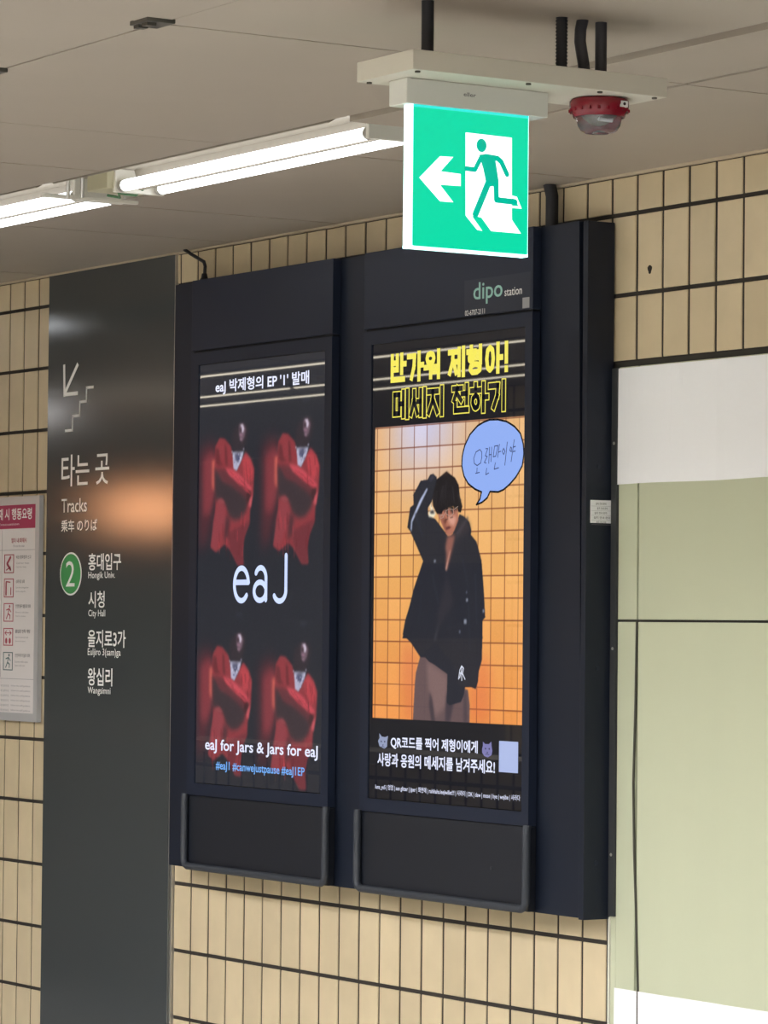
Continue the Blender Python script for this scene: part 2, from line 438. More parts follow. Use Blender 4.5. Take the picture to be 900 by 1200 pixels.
st = MB().box(2.2246, 2.2252, -.078, -.008, 1.861, 1.918).build('label_sticker', paper, hs)
for k, (a, b) in enumerate(((-.062, -.030), (-.058, -.026), (-.066, -.028), (-.068, -.018), (-.06, -.03))):
    z = 1.909-k*.0115
    text('설치 안내 문의', a, b, z-.003, z+.003, 2.2256, ink, st, .01, axis='X')
    MB().box(2.2252, 2.2254, -.075, -.012, z-.0062, z-.0057).build('rule_line', pale_ink, st)
# conduit from the ceiling and the bent cable feeding the housing
c1 = MB().tube([(1.99, -.035, 2.612), (1.99, -.035, 2.70), (1.985, -.04, 2.731)], .0165, 16).build('conduit', dark_plastic)
tag(c1, 'short navy vertical conduit between housing top and ceiling, right of the exit sign', 'conduit')
cb = empty('feed_cable', (.215, -.05, 2.612), 'thin bent black cable from ceiling corner into left end of the housing top', 'cable')
MB().tube([(.07, -.03, 2.730), (.13, -.04, 2.71), (.224, -.05, 2.679), (.232, -.05, 2.665), (.228, -.05, 2.63)], .0055, 8).build('cable', dark_plastic, cb)
MB().lathe([(.0001, .030), (.008, .030), (.010, .018), (.018, .006), (.020, 0)], (.228, -.05, 2.6135), 14).build('gland', dark_plastic, cb)

# ---------------------------------------------------------------- screen pictures (flat content of the two displays)
def raster(W_, H_, wm, hm, base):
    return {'W': W_, 'H': H_, 'wm': wm, 'hm': hm, 'im': np.ones((H_, W_, 3))*np.array(base, float)}
def blur1(a, s):
    if s <= .3: return a
    r = int(3*s)+1; k = np.exp(-.5*(np.arange(-r, r+1)/s)**2); k /= k.sum()
    a = np.apply_along_axis(lambda v: np.convolve(np.pad(v, r, mode='edge'), k, 'valid'), 0, a)
    return np.apply_along_axis(lambda v: np.convolve(np.pad(v, r, mode='edge'), k, 'valid'), 1, a)
def pmask(R, pts, soft):
    """pts in mm from the lower left corner of the screen"""
    W_, H_ = R['W'], R['H']; sx = W_/R['wm']; sz = H_/R['hm']
    P = [(x*sx, z*sz) for x, z in pts]
    s = soft*sx
    r = int(3*s)+3
    x0 = max(int(min(p[0] for p in P))-r, 0); x1 = min(int(max(p[0] for p in P))+r, W_)
    y0 = max(int(min(p[1] for p in P))-r, 0); y1 = min(int(max(p[1] for p in P))+r, H_)
    if x1 <= x0 or y1 <= y0: return None
    acc = np.zeros((y1-y0, x1-x0))
    for ox, oy in ((.25, .25), (.75, .25), (.25, .75), (.75, .75)):
        X, Y = np.meshgrid(np.arange(x0, x1)+ox, np.arange(y0, y1)+oy)
        ins = np.zeros(X.shape, bool)
        n = len(P)
        for i in range(n):
            (ax, ay), (bx, by) = P[i], P[(i+1) % n]
            if ay == by: continue
            c = ((ay > Y) != (by > Y)) & (X < (bx-ax)*(Y-ay)/(by-ay)+ax)
            ins ^= c
        acc += ins
    return (x0, x1, y0, y1, blur1(acc/4, s))
def paint(R, pts, col, soft=1.0, a=1.0):
    m = pmask(R, pts, soft)
    if m is None: return
    x0, x1, y0, y1, k = m
    k = (k*a)[..., None]
    R['im'][y0:y1, x0:x1] = R['im'][y0:y1, x0:x1]*(1-k)+np.array(col, float)*k
def picture(R, x0, z0, x1, z1, y, es, parent, name='displayed_picture'):
    W_, H_ = R['W'], R['H']
    xs = np.linspace(x0, x1, W_); zs = np.linspace(z0, z1, H_)
    X, Z = np.meshgrid(xs, zs)
    co = np.stack([X, np.full_like(X, y), Z], -1).reshape(-1, 3)
    idx = np.arange(W_*H_).reshape(H_, W_)
    q = np.stack([idx[:-1, :-1], idx[:-1, 1:], idx[1:, 1:], idx[1:, :-1]], -1).reshape(-1, 4)
    me = bpy.data.meshes.new(name)
    me.vertices.add(len(co)); me.vertices.foreach_set('co', co.ravel())
    me.loops.add(q.size); me.loops.foreach_set('vertex_index', q.ravel().astype(np.int32))
    me.polygons.add(len(q)); me.polygons.foreach_set('loop_start', (np.arange(len(q))*4).astype(np.int32))
    me.update(calc_edges=True)
    ca = me.color_attributes.new('picture', 'FLOAT_COLOR', 'POINT')
    v = np.clip(R['im'].reshape(-1, 3)/255, 0, 1)
    l = np.where(v <= .04045, v/12.92, ((v+.055)/1.055)**2.4)
    ca.data.foreach_set('color', np.concatenate([l, np.ones((len(l), 1))], 1).astype(np.float32).ravel())
    m = bpy.data.materials.new('lit display picture'); m.use_nodes = True
    nt = m.node_tree; b = nt.nodes['Principled BSDF']
    b.inputs['Base Color'].default_value = (.008, .008, .01, 1); b.inputs['Roughness'].default_value = .018; b.inputs['Specular IOR Level'].default_value = .75
    at = nt.nodes.new('ShaderNodeVertexColor'); at.layer_name = 'picture'
    nt.links.new(at.outputs['Color'], b.inputs['Emission Color']); b.inputs['Emission Strength'].default_value = es
    me.materials.append(m)
    o = link(name, me)
    o.parent = parent; o.matrix_parent_inverse = Matrix.Translation(-tot(parent))
    return o
def glow(name, rgb, es=1.0):
    return mat(name, (8,8,10), .12, emit=rgb, es=es)

# left picture: the same sitting person in a red cardigan four times
LEFTFIG = [
((96,30,40),16,[(-217, 63), (-171, 91), (-121, 81), (-120, 31), (-122, -56), (-141, -130), (-173, -209), (-211, -225)]),
((150,42,52),9,[(-195, 38), (-146, 65), (-122, 43), (-123, -64), (-154, -122), (-192, -121)]),
((255,95,75),5,[(-143, 36), (-125, 37), (-123, -56), (-142, -43)]),
((175,42,50),3,[(-125, 77), (-101, 100), (-72, 97), (-34, 73), (-20, 40), (-4, 0), (48, 54), (80, 32), (99, 3), (96, -62), (79, -111), (76, -151), (49, -187), (37, -224), (44, -269), (10, -269), (-32, -227), (-65, -210), (-114, -232), (-148, -217), (-128, -155), (-121, -98), (-129, 2)]),
((120,34,44),4,[(-49, -178), (80, -143), (45, -191), (37, -224), (44, -269), (10, -269), (-32, -227)]),
((215,52,62),5,[(28, 30), (52, 49), (80, 28), (95, -1), (90, -29), (53, -28)]),
((110,30,38),3,[(-71, 83), (-59, 70), (-52, 16), (-66, 21)]),
((110,30,38),3,[(-121, 72), (-104, 68), (-95, 30), (-78, 21), (-111, 20), (-124, 35)]),
((44,40,46),6,[(-128, 15), (-103, 1), (-77, -24), (-28, -34), (46, -61), (67, -82), (57, -114), (23, -138), (-13, -141), (-42, -128), (-63, -95), (-93, -78), (-124, -83)]),
((100,38,46),5,[(-111, 14), (-57, 4), (13, -39), (62, -61), (54, -81), (13, -60), (-36, -38), (-86, -24)]),
((235,62,78),3,[(-66, 12), (-29, 7), (12, -7), (86, -48), (85, -62), (62, -55), (13, -35), (-45, -9)]),
((60,24,30),3,[(58, -61), (82, -58), (83, -78), (67, -94), (55, -85)]),
((235,80,90),3,[(75, -82), (93, -66), (83, -107), (69, -102)]),
((165,58,66),3,[(-109, -81), (-85, -76), (-64, -89), (-76, -95), (-105, -91)]),
((160,48,58),4,[(-109, -92), (-63, -100), (-57, -144), (-94, -189), (-114, -226), (-144, -213), (-134, -143)]),
((70,34,42),6,[(-57, -124), (-34, -137), (-45, -186), (-69, -206), (-66, -165)]),
((195,198,235),2,[(-25, 56), (-1, 59), (39, 57), (29, 34), (0, 1), (-19, 8)]),
((70,72,108),3,[(-12, 50), (15, 51), (21, 38), (4, 20), (-8, 31)]),
((48,36,44),5,[(-31, 102), (-15, 126), (9, 137), (46, 140), (65, 118), (53, 82), (39, 60), (11, 52), (-23, 60)]),
((120,86,104),3,[(12, 135), (34, 137), (50, 119), (41, 95), (25, 83), (10, 104)]),
((228,214,238),2,[(17, 133), (32, 134), (40, 121), (34, 109), (24, 114), (27, 124)]),
((60,36,48),2,[(10, 125), (24, 121), (28, 114), (14, 111)]),
((170,110,140),2,[(15, 107), (31, 105), (30, 100), (15, 102)]),
((150,110,130),2,[(15, 95), (30, 94), (28, 88), (17, 88)]),
]
RL = raster(300, 520, 704, 1222, (40,42,49))  # base lifted to stand in for reflections on the glass
rng = np.random.default_rng(3)
for ax, az in ((222, 904), (578, 903), (221, 301), (577, 277)):
    for col, soft, pts in LEFTFIG:
        paint(RL, [(ax+x, az+z) for x, z in pts], [.70*v+.06*sum(col)+13 for v in col], soft*1.25, .9)  # colours greyed and lifted: haze on the glass painted in
    # necklace beads and hair light
    for k in range(9):
        t = k/8; x = ax-28+t*66; z = az+57-34*math.sin(t*math.pi)+(10 if t > .5 else 0)*(t-.5)
        paint(RL, [(x-3, z-3), (x+3, z-3), (x+3, z+3), (x-3, z+3)], (214,206,226), 2.2, .7)
    for dx in (10, 22, 34): paint(RL, [(ax+dx-6, az+186), (ax+dx+8, az+189), (ax+dx+3, az+196), (ax+dx-4, az+192)], (66,70,82), 5, .8)
for ax, az in ((222, 904), (578, 903), (221, 301), (577, 277)):
    for k in range(60):      # knitted folds along sleeve, lapel and skirt of the cardigan
        q = rng.random(3)
        if k < 24: x, z, dx, dz = -60+q[0]*125, 8-q[0]*62+(q[1]-.5)*20, 22, -14
        elif k < 40: x, z, dx, dz = 30+q[0]*55, 30-q[1]*60, 4, -26
        else: x, z, dx, dz = -130+q[0]*180, -110-q[1]*120, 5-q[0]*10, -34
        c = (205, 70, 78) if q[2] > .5 else (96, 30, 38)
        if abs(x) < 25 and z > -20 and k >= 24: continue
        if k >= 40 and -45 < x < 25 and z > -150: continue
        paint(RL, [(ax+x, az+z), (ax+x+3, az+z), (ax+x+dx+3, az+z+dz), (ax+x+dx, az+z+dz)], c, 1.7, .6)
    # pattern on the shirt front and chain
    for k in range(14):
        x, z = -14+rng.random()*40, 14+rng.random()*36
        if x > 30-(50-z)*.5 and z < 30: continue
        paint(RL, [(ax+x-2, az+z-3), (ax+x+3, az+z-2), (ax+x+1, az+z+4)], (64,66,110) if k % 2 else (222,220,240), 1.4, .8)
RL['im'] += rng.normal(0, 2.2, RL['im'].shape[:2])[..., None]

# right picture: person in a black jacket before an orange tiled wall
RIGHTFIG = [
((214,106,72),14,[(164, 434), (245, 382), (220, 212), (179, 215), (156, 327)]),
((222,104,66),14,[(484, 304), (545, 400), (578, 349), (573, 218), (482, 216)]),
((96,78,82),1,[(248, 383), (319, 420), (401, 369), (435, 307), (474, 300), (483, 260), (482, 210), (215, 208), (224, 317), (228, 340)]),
((126,100,98),5,[(279, 375), (378, 335), (379, 257), (322, 226), (287, 300)]),
((62,52,60),3,[(295, 293), (308, 270), (322, 211), (306, 211), (293, 255)]),
((66,56,64),4,[(375, 294), (409, 262), (390, 213), (370, 213), (370, 257)]),
((72,60,66),4,[(455, 296), (468, 296), (472, 216), (456, 215)]),
((33,36,46),0.8,[(258, 635), (194, 715), (180, 725), (193, 778), (211, 785), (207, 811), (244, 848), (275, 849), (288, 862), (302, 864), (319, 855), (319, 842), (296, 790), (279, 775), (280, 757), (314, 745), (375, 699), (395, 702), (428, 755), (448, 749), (474, 734), (484, 712), (481, 701), (508, 682), (531, 634), (542, 561), (550, 488), (537, 480), (539, 433), (161, 430), (174, 468), (214, 562)]),
((33,36,46),0.8,[(258, 629), (532, 627), (542, 553), (550, 488), (538, 480), (538, 422), (537, 378), (523, 349), (520, 323), (510, 303), (487, 308), (461, 307), (454, 285), (442, 268), (419, 264), (389, 258), (375, 265), (378, 339), (313, 364), (289, 371), (272, 382), (248, 382), (203, 419), (162, 441), (174, 479)]),
((58,52,56),6,[(434, 746), (474, 730), (475, 708), (429, 694), (409, 687), (422, 720)]),
((46,44,52),5,[(370, 606), (405, 532), (398, 517), (339, 468), (319, 420), (331, 494), (351, 554)]),
((74,72,80),3,[(331, 465), (337, 480), (319, 424), (314, 427)]),
((150,96,84),4,[(372, 699), (409, 702), (399, 672), (383, 636), (373, 613), (365, 610), (368, 654), (362, 669)]),
((226,170,150),2,[(383, 658), (389, 665), (378, 636), (369, 607), (365, 613)]),
((240,236,214),2,[(293, 786), (300, 775), (317, 759), (307, 749), (283, 751), (281, 764), (296, 768), (287, 777)]),
((38,34,38),2,[(288, 764), (303, 769), (311, 759), (293, 759)]),
((176,112,92),1.2,[(324, 758), (334, 769), (381, 773), (421, 768), (423, 739), (405, 713), (385, 699), (372, 701), (355, 718), (341, 737)]),
((214,158,138),3,[(371, 747), (394, 754), (415, 746), (402, 724), (381, 732)]),
((140,84,68),3,[(341, 748), (358, 748), (372, 710), (362, 714)]),
((96,44,46),1.2,[(363, 721), (378, 725), (390, 722), (380, 717), (367, 716)]),
((120,68,56),1.5,[(353, 738), (364, 747), (369, 736), (361, 731)]),
((22,20,24),0.8,[(319, 849), (342, 858), (366, 868), (379, 862), (406, 850), (423, 831), (430, 798), (441, 775), (434, 759), (422, 761), (417, 772), (394, 776), (367, 772), (351, 766), (344, 758), (322, 758), (303, 779), (299, 801)]),
((60,40,34),2,[(342, 858), (366, 867), (379, 862), (359, 859)]),
((60,60,72),2,[(281, 850), (302, 861), (312, 855), (292, 843)]),
((190,200,230),1.5,[(272, 827), (277, 824), (248, 791), (204, 739), (201, 713), (196, 721), (199, 743), (238, 795)]),
]
RR = raster(330, 565, 722, 1222, (20,21,27))
zt, zb = 996, 216
ny = int(round((zt-zb)*565/1222)); nx = 330
yy, xx = np.mgrid[0:565, 0:330]
zmm = yy*1222/565; xmm = xx*722/330
t = np.clip((zmm-zb)/(zt-zb), 0, 1)
lowc = np.array((238,152,78.)); midc = np.array((238,176,102.)); topc = np.array((232,184,128.))
base = np.where(t[..., None] < .5, lowc+(midc-lowc)*(t/.5)[..., None], midc+(topc-midc)*((t-.5)/.5)[..., None])
g1 = np.exp(-(((xmm-250)/190)**2+((zmm-1000)/150)**2))[..., None]
base = base*(1-g1*.95)+np.array((206,204,232.))*g1*.95
g2 = np.exp(-(((xmm-30)/70)**2+((zmm-960)/260)**2))[..., None]
base = base*(1-g2*.35)+np.array((236,170,100.))*g2*.35
inside = ((zmm > zb) & (zmm < zt) & (xmm > 17))[..., None]
# each pictured tile a touch different
ci = np.floor((xmm-28)/60.8).astype(int); ri = np.floor((zmm-251)/57.2).astype(int)
tv = np.sin(ci*12.9898+ri*78.233)*43758.5453; tv = (tv-np.floor(tv)-.5)*12
RR['im'] = np.where(inside, base+tv[..., None], RR['im'])
for k in range(13):
    x = 28+k*60.8
    paint(RR, [(x-1.6, zb), (x+1.6, zb), (x+1.6, zt), (x-1.6, zt)], (120,62,40), .7, .85)
for k in range(15):
    z = 251+k*57.2
    if z < zt: paint(RR, [(17, z-1.6), (722, z-1.6), (722, z+1.6), (17, z+1.6)], (120,62,40), .7, .85)
for col, soft, pts in RIGHTFIG:
    paint(RR, pts, col, max(soft*1.3, .9), .42 if col[0] > 210 and col[1] < 110 else .96)
# loose hair: strands and a ragged fringe over the forehead
for k in range(46):
    q = rng.random(3); a = q[0]
    x0_ = 306+a*118; z0_ = 846-abs(a-.5)*60-q[1]*16
    x1_ = x0_+(a-.45)*30+(q[2]-.5)*14; z1_ = 772+q[1]*22
    paint(RR, [(x0_, z0_), (x0_+2.4, z0_), (x1_+1.5, z1_), (x1_, z1_)], (58,54,58) if k % 3 else (14,13,16), 1.0, .6)
for k in range(11):
    x = 326+k*8.6; zt_ = 776-(k % 3)*5; L_ = (14, 22, 11, 17)[k % 4]
    paint(RR, [(x-5, zt_+8), (x+5, zt_+8), (x+1.5+(k % 2)*2, zt_-L_)], (26,23,26), .9, .92)
for x, z, c in ((368, 741, (70,40,36)), (392, 746, (70,40,36))): paint(RR, [(x-7, z-1), (x+7, z+1), (x+6, z+3.5), (x-7, z+2)], c, 1.2, .8)
for P_, c in (([(419,700),(470,742),(466,748),(412,706)],(74,68,72)), ([(440,640),(470,560),(474,560),(446,642)],(42,46,58)), ([(300,600),(330,520),(335,522),(306,602)],(44,48,58)), ([(250,560),(236,470),(240,470),(256,560)],(40,44,54)), ([(500,600),(510,470),(514,470),(506,600)],(44,48,60)), ([(215,760),(250,700),(256,702),(222,764)],(46,50,62)), ([(470,520),(480,400),(484,400),(476,520)],(42,46,56))):
    paint(RR, P_, c, 3, .8)
for x, z, r in ((466, 532, 4), (459, 476, 6), (434, 450, 3), (464, 552, 2.5), (542, 504, 4), (314, 634, 4)):
    paint(RR, [(x-r, z-r), (x+r, z-r), (x+r, z+r), (x-r, z+r)], (150,156,170), 2, .9)
RR['im'][yy < zb*565/1222] = (20,21,27)
RR['im'] += rng.normal(0, 1.6, RR['im'].shape[:2])[..., None]

# ---------------------------------------------------------------- the two display units
def unit(x0, x1, sx0, sx1, label):
    u = empty('display_unit', ((x0+x1)/2, DH, .885), label, 'display')
    MB().box(x0+.006, x1-.006, -.112, DH-.0005, .888, 2.610).build('body', groove_m, u)
    MB().box(x0, x1, -.117, DH-.0008, 2.405, 2.614, c=.0015).build('header_panel', black_door, u)
    d = MB()
    za, zb_ = 1.101, 2.398; s0, s1 = 1.136, 2.362
    d.box(x0, x1, -.118, -.094, za, s0).box(x0, x1, -.118, -.094, s1, zb_)
    d.box(x0, sx0-.002, -.118, -.094, s0, s1).box(sx1+.002, x1, -.118, -.094, s0, s1)
    d.build('door_frame', black_door, u)
    gl = MB().box(sx0-.0018, sx1+.0018, -.1145, -.1125, s0, s1).build('screen', mat('black display glass', (10,11,14), .06), u)
    MB().box(x0+.002, x1-.002, -.1155, -.094, .886, 1.098, c=.0015).build('lower_panel', black_low, u)
    r = .0105
    xa, xb, zl, zh = x0+.004, x1+.004, .893, 1.104
    path = [(xa, -.1245, zh), (xa, -.1265, zh-.02), (xa, -.1265, zl+.018), (xa+.006, -.1265, zl+.005), (xa+.02, -.1265, zl),
            (xb-.02, -.1265, zl), (xb-.006, -.1265, zl+.005), (xb, -.1265, zl+.018), (xb, -.1265, zh-.02), (xb, -.1245, zh)]
    MB().tube(path, r, 14).build('bumper_bar', rubber, u)
    return u, gl
u1, g1_ = unit(.275, 1.064, .322, 1.026, 'left portrait display showing four figures in red on black')
u2, g2_ = unit(1.228, 2.025, 1.270, 1.992, 'right portrait display with orange tiled picture and yellow heading')
MB().tube([(1.86, -.1150, .985), (1.86, -.1172, .985)], .005, 12).build('key_lock', mat('steel lock', (70,72,76), .4, metal=.6), u2)
p1 = picture(RL, .322, 1.138, 1.026, 2.36, -.1149, 1.0, g1_)
p2 = picture(RR, 1.270, 1.138, 1.992, 2.36, -.1149, 1.0, g2_)
TY = -.1153
blue = glow('glowing pale blue', (196,210,250), 1.15)
wht = glow('glowing white', (228,232,255), 1.1)
sky = glow('glowing sky blue', (120,180,250), 1.0)
yel = glow('glowing yellow', (238,226,92), 1.05)
blk = mat('screen black', (8,8,10), .12, emit=(18,19,24))
def scr(*a, **k): return text(*a, **k)
text("eaJ 박제형의 EP '1' 발매", .416, .940, 2.268, 2.312, TY, wht, g1_, .02)
# big rounded word made of even strokes
e = MB(); w = .0155
def arc(cx, cz, rx, rz, a0, a1, n=22): return [(cx+rx*math.cos(math.radians(a0+(a1-a0)*k/n)), cz+rz*math.sin(math.radians(a0+(a1-a0)*k/n))) for k in range(n+1)]
e.stroke([(.541, 1.722), (.618, 1.722)]+arc(.578, 1.716, .040, .047, 10, 318), w, TY-.0002)
e.stroke(arc(.686, 1.733, .030, .030, 150, 0)+[(.716, 1.733), (.716, 1.672)], w, TY-.0002)
e.stroke(arc(.683, 1.696, .033, .026, 30, 360), w, TY-.0002)
e.stroke([(.826, 1.796), (.826, 1.70)]+arc(.792, 1.698, .034, .030, 0, -150), w, TY-.0002)
e.build('lettering', blue, g1_)
text('eaJ for Jars & Jars for eaJ', .378, 1.006, 1.226, 1.268, TY, wht, g1_, .016)
text('#eaJ1 #canwejustpause #eaJ1EP', .442, .937, 1.174, 1.205, TY, sky, g1_, .014)

# heavy heading on the right display, drawn in block strokes (unit cell 0..1 x 0..1 per syllable)
SYL = {
 '반': [[(.14,.98),(.14,.46),(.46,.46),(.46,.98)], [(.14,.72),(.46,.72)], [(.74,1.0),(.74,.34)], [(.74,.66),(.95,.66)], [(.14,.30),(.14,.07),(.86,.07)]],
 '가': [[(.08,.92),(.46,.92),(.42,.5),(.28,.08)], [(.74,1.0),(.74,.02)], [(.74,.55),(.96,.55)]],
 '워': [[(.36,.94),(.20,.90),(.15,.76),(.20,.62),(.36,.57),(.52,.62),(.57,.76),(.52,.90),(.36,.94)], [(.04,.42),(.68,.42)], [(.38,.42),(.38,.06)], [(.56,.24),(.84,.24)], [(.86,1.0),(.86,.04)]],
 '제': [[(.06,.90),(.48,.90)], [(.27,.90),(.25,.55),(.08,.12)], [(.27,.62),(.46,.12)], [(.48,.52),(.62,.52)], [(.64,.98),(.64,.04)], [(.90,1.0),(.90,.02)]],
 '형': [[(.28,1.0),(.28,.90)], [(.08,.84),(.50,.84)], [(.28,.72),(.17,.66),(.17,.54),(.28,.48),(.39,.54),(.39,.66),(.28,.72)], [(.82,1.0),(.82,.42)], [(.54,.80),(.82,.80)], [(.54,.60),(.82,.60)], [(.50,.36),(.26,.30),(.22,.18),(.34,.06),(.62,.06),(.80,.14),(.80,.26),(.66,.34),(.50,.36)]],
 '아': [[(.30,.92),(.16,.82),(.11,.5),(.16,.18),(.30,.08),(.44,.18),(.49,.5),(.44,.82),(.30,.92)], [(.76,1.0),(.76,.02)], [(.76,.52),(.97,.52)]],
 '!': [[(.4,1.0),(.4,.36)], [(.4,.08),(.4,.05)]],
 '메': [[(.10,.90),(.10,.14),(.40,.14),(.40,.90),(.10,.90)], [(.40,.52),(.62,.52)], [(.66,.98),(.66,.04)], [(.91,1.0),(.91,.0)]],
 '세': [[(.26,.96),(.26,.62),(.06,.08)], [(.26,.60),(.46,.10)], [(.48,.55),(.64,.55)], [(.66,.98),(.66,.04)], [(.91,1.0),(.91,.0)]],
 '지': [[(.06,.90),(.60,.90)], [(.33,.90),(.32,.55),(.08,.08)], [(.33,.58),(.60,.08)], [(.88,1.0),(.88,.0)]],
 '전': [[(.06,.92),(.54,.92)], [(.30,.92),(.10,.48)], [(.30,.70),(.52,.46)], [(.58,.70),(.84,.70)], [(.86,1.0),(.86,.34)], [(.18,.34),(.18,.07),(.90,.07)]],
 '하': [[(.30,1.0),(.30,.88)], [(.06,.78),(.56,.78)], [(.31,.60),(.15,.48),(.13,.30),(.22,.14),(.31,.10),(.44,.16),(.49,.32),(.45,.50),(.31,.60)], [(.76,1.0),(.76,.0)], [(.76,.50),(.98,.50)]],
 '기': [[(.06,.90),(.52,.90),(.48,.5),(.28,.08)], [(.86,1.0),(.86,.0)]],
}
def block(s, x0, x1, z0, z1, w, mb, y, widths, pad=0.0):
    totw = sum(widths.get(c, 1.0) for c in s); x = x0
    for c in s:
        cw = widths.get(c, 1.0)*(x1-x0)/totw
        for st_ in SYL.get(c, []):
            P = [(x+cw*(.03+.92*a), z0+w/2+(z1-z0-w)*b) for a, b in st_]
            mb.stroke(P, w+pad, y, rnd=False if len(P) < 6 else True)
        x += cw
hd = MB(); block('반가워 제형아!', 1.355, 1.930, 2.248, 2.332, .0152, hd, TY, {' ': .35, '!': .45}); hd.build('lettering', yel, g2_)
ho = MB(); block('메세지 전하기', 1.371, 1.912, 2.152, 2.234, .0150, ho, TY, {' ': .4}, .005); ho.build('lettering', yel, g2_)
hi = MB(); block('메세지 전하기', 1.371, 1.912, 2.152, 2.234, .0150, hi, TY-.0003, {' ': .4}, -.001); hi.build('lettering_infill', blk, g2_)
text('QR코드를 찍어 제형이에게', 1.378, 1.792, 1.273, 1.308, TY, wht, g2_, .022)
text('사랑과 응원의 메세지를 남겨주세요!', 1.313, 1.871, 1.225, 1.261, TY, wht, g2_, .022)
text('luna_ye5 | 엉엉 | sun glitter | jiper | 화면에 | ruhihaha.leejiwillet!!! | 사라이 | DK | dew | mose | hye | wejibe | 사라다', 1.304, 1.984, 1.160, 1.177, TY, wht, g2_, .006)
MB().flat([(1.889,1.232),(1.974,1.232),(1.974,1.311),(1.889,1.311)], TY).build('blank_square', glow('glowing dull blue', (176,190,232)), g2_)
BUB = [(1.834, 2.133), (1.871, 2.132), (1.911, 2.125), (1.946, 2.111), (1.973, 2.092), (1.986, 2.065), (1.989, 2.039), (1.982, 2.009), (1.955, 1.982), (1.925, 1.963), (1.899, 1.951), (1.876, 1.946), (1.839, 1.948), (1.826, 1.932), (1.802, 1.921), (1.777, 1.916), (1.793, 1.930), (1.800, 1.948), (1.771, 1.956), (1.739, 1.971), (1.719, 1.991), (1.708, 2.018), (1.71, 2.045), (1.721, 2.071), (1.745, 2.099), (1.78, 2.12), (1.807, 2.128)]
cx, cz = 1.85, 2.04
sm = []
for i, p in enumerate(BUB):
    q = BUB[(i+1) % len(BUB)]
    sm += [p, ((p[0]+q[0])/2+((p[0]+q[0])/2-cx)*.004, (p[1]+q[1])/2)]
MB().flat(sm, TY-.0001).build('speech_bubble', glow('glowing bubble blue', (146,176,244)), g2_)
MB().stroke(sm+[sm[0]], .0052, TY-.0003).build('bubble_outline', blk, g2_)
HAND = [[(1.791, 2.058), (1.773, 2.052), (1.763, 2.036), (1.766, 2.023), (1.779, 2.017), (1.795, 2.023), (1.8, 2.037), (1.8, 2.051), (1.791, 2.058)], [(1.779, 2.011), (1.778, 1.998)], [(1.772, 1.997), (1.79, 1.999)], [(1.818, 2.059), (1.827, 2.059), (1.816, 2.041), (1.825, 2.039), (1.812, 2.024), (1.82, 2.022)], [(1.835, 2.062), (1.832, 2.021)], [(1.845, 2.062), (1.842, 2.025)], [(1.836, 2.043), (1.844, 2.043)], [(1.823, 2.008), (1.819, 1.992), (1.832, 1.996)], [(1.858, 2.064), (1.874, 2.065), (1.863, 2.038), (1.852, 2.037), (1.858, 2.064)], [(1.88, 2.068), (1.872, 2.035)], [(1.876, 2.048), (1.886, 2.05)], [(1.862, 2.021), (1.857, 2.005), (1.877, 2.008)], [(1.899, 2.057), (1.893, 2.049), (1.899, 2.041), (1.905, 2.049), (1.899, 2.057)], [(1.915, 2.072), (1.905, 2.014)], [(1.93, 2.059), (1.927, 2.05), (1.934, 2.047), (1.935, 2.056), (1.93, 2.059)], [(1.946, 2.077), (1.933, 2.022)], [(1.941, 2.058), (1.952, 2.06)], [(1.939, 2.047), (1.951, 2.048)]]
hb = MB()
for P in HAND: hb.stroke(P, .0025, TY-.0004)
hb.build('handwriting', glow('glowing navy ink', (48,60,110)), g2_)
gm = MB()
for P in ([(1.607,1.892),(1.621,1.893),(1.623,1.886),(1.611,1.884),(1.607,1.892)], [(1.634,1.903),(1.651,1.908),(1.668,1.906),(1.671,1.896),(1.654,1.889),(1.638,1.895),(1.634,1.903)], [(1.671,1.905),(1.692,1.914)], [(1.623,1.889),(1.634,1.899)]): gm.stroke(P, .0014, TY-.0001)
gm.build('spectacles', glow('glowing grey', (168,150,140)), g2_)
mk = MB()
for P in ([(1.701,1.465),(1.707,1.489),(1.715,1.499),(1.724,1.493),(1.719,1.478),(1.707,1.481)], [(1.715,1.499),(1.716,1.462)], [(1.719,1.48),(1.731,1.465)], [(1.706,1.468),(1.716,1.49)]): mk.stroke(P, .0034, TY-.0001)
mk.build('jacket_emblem', glow('glowing emblem white', (214,218,232)), g2_)
cats = [([(1.315,1.292),(1.323,1.3),(1.321,1.313),(1.334,1.304),(1.351,1.303),(1.365,1.307),(1.361,1.292),(1.36,1.278),(1.347,1.272),(1.323,1.278)], (150,160,190), 1.340, 1.289),
        ([(1.812,1.287),(1.816,1.296),(1.816,1.307),(1.825,1.301),(1.843,1.301),(1.854,1.308),(1.855,1.297),(1.859,1.284),(1.855,1.273),(1.838,1.267),(1.822,1.27),(1.813,1.278)], (128,126,178), 1.836, 1.287)]
for k, (P, c, x, z) in enumerate(cats):
    ct = MB().flat(P, TY)
    ct.build('cat_icon', glow('glowing cat %d' % k, c), g2_)
    fc = MB()
    for dx in (-.008, .009): fc.flat(disc(x+dx, z+.002, .0032, .0026, 0, 10), TY-.0003)
    fc.flat([(x-.003, z-.006), (x+.004, z-.006), (x+.0005, z-.010)], TY-.0003)
    fc.stroke([(x-.008, z-.013), (x, z-.011), (x+.008, z-.013)], .0016, TY-.0003)
    fc.build('cat_face', glow('glowing cat ink', (60,62,92)), g2_)
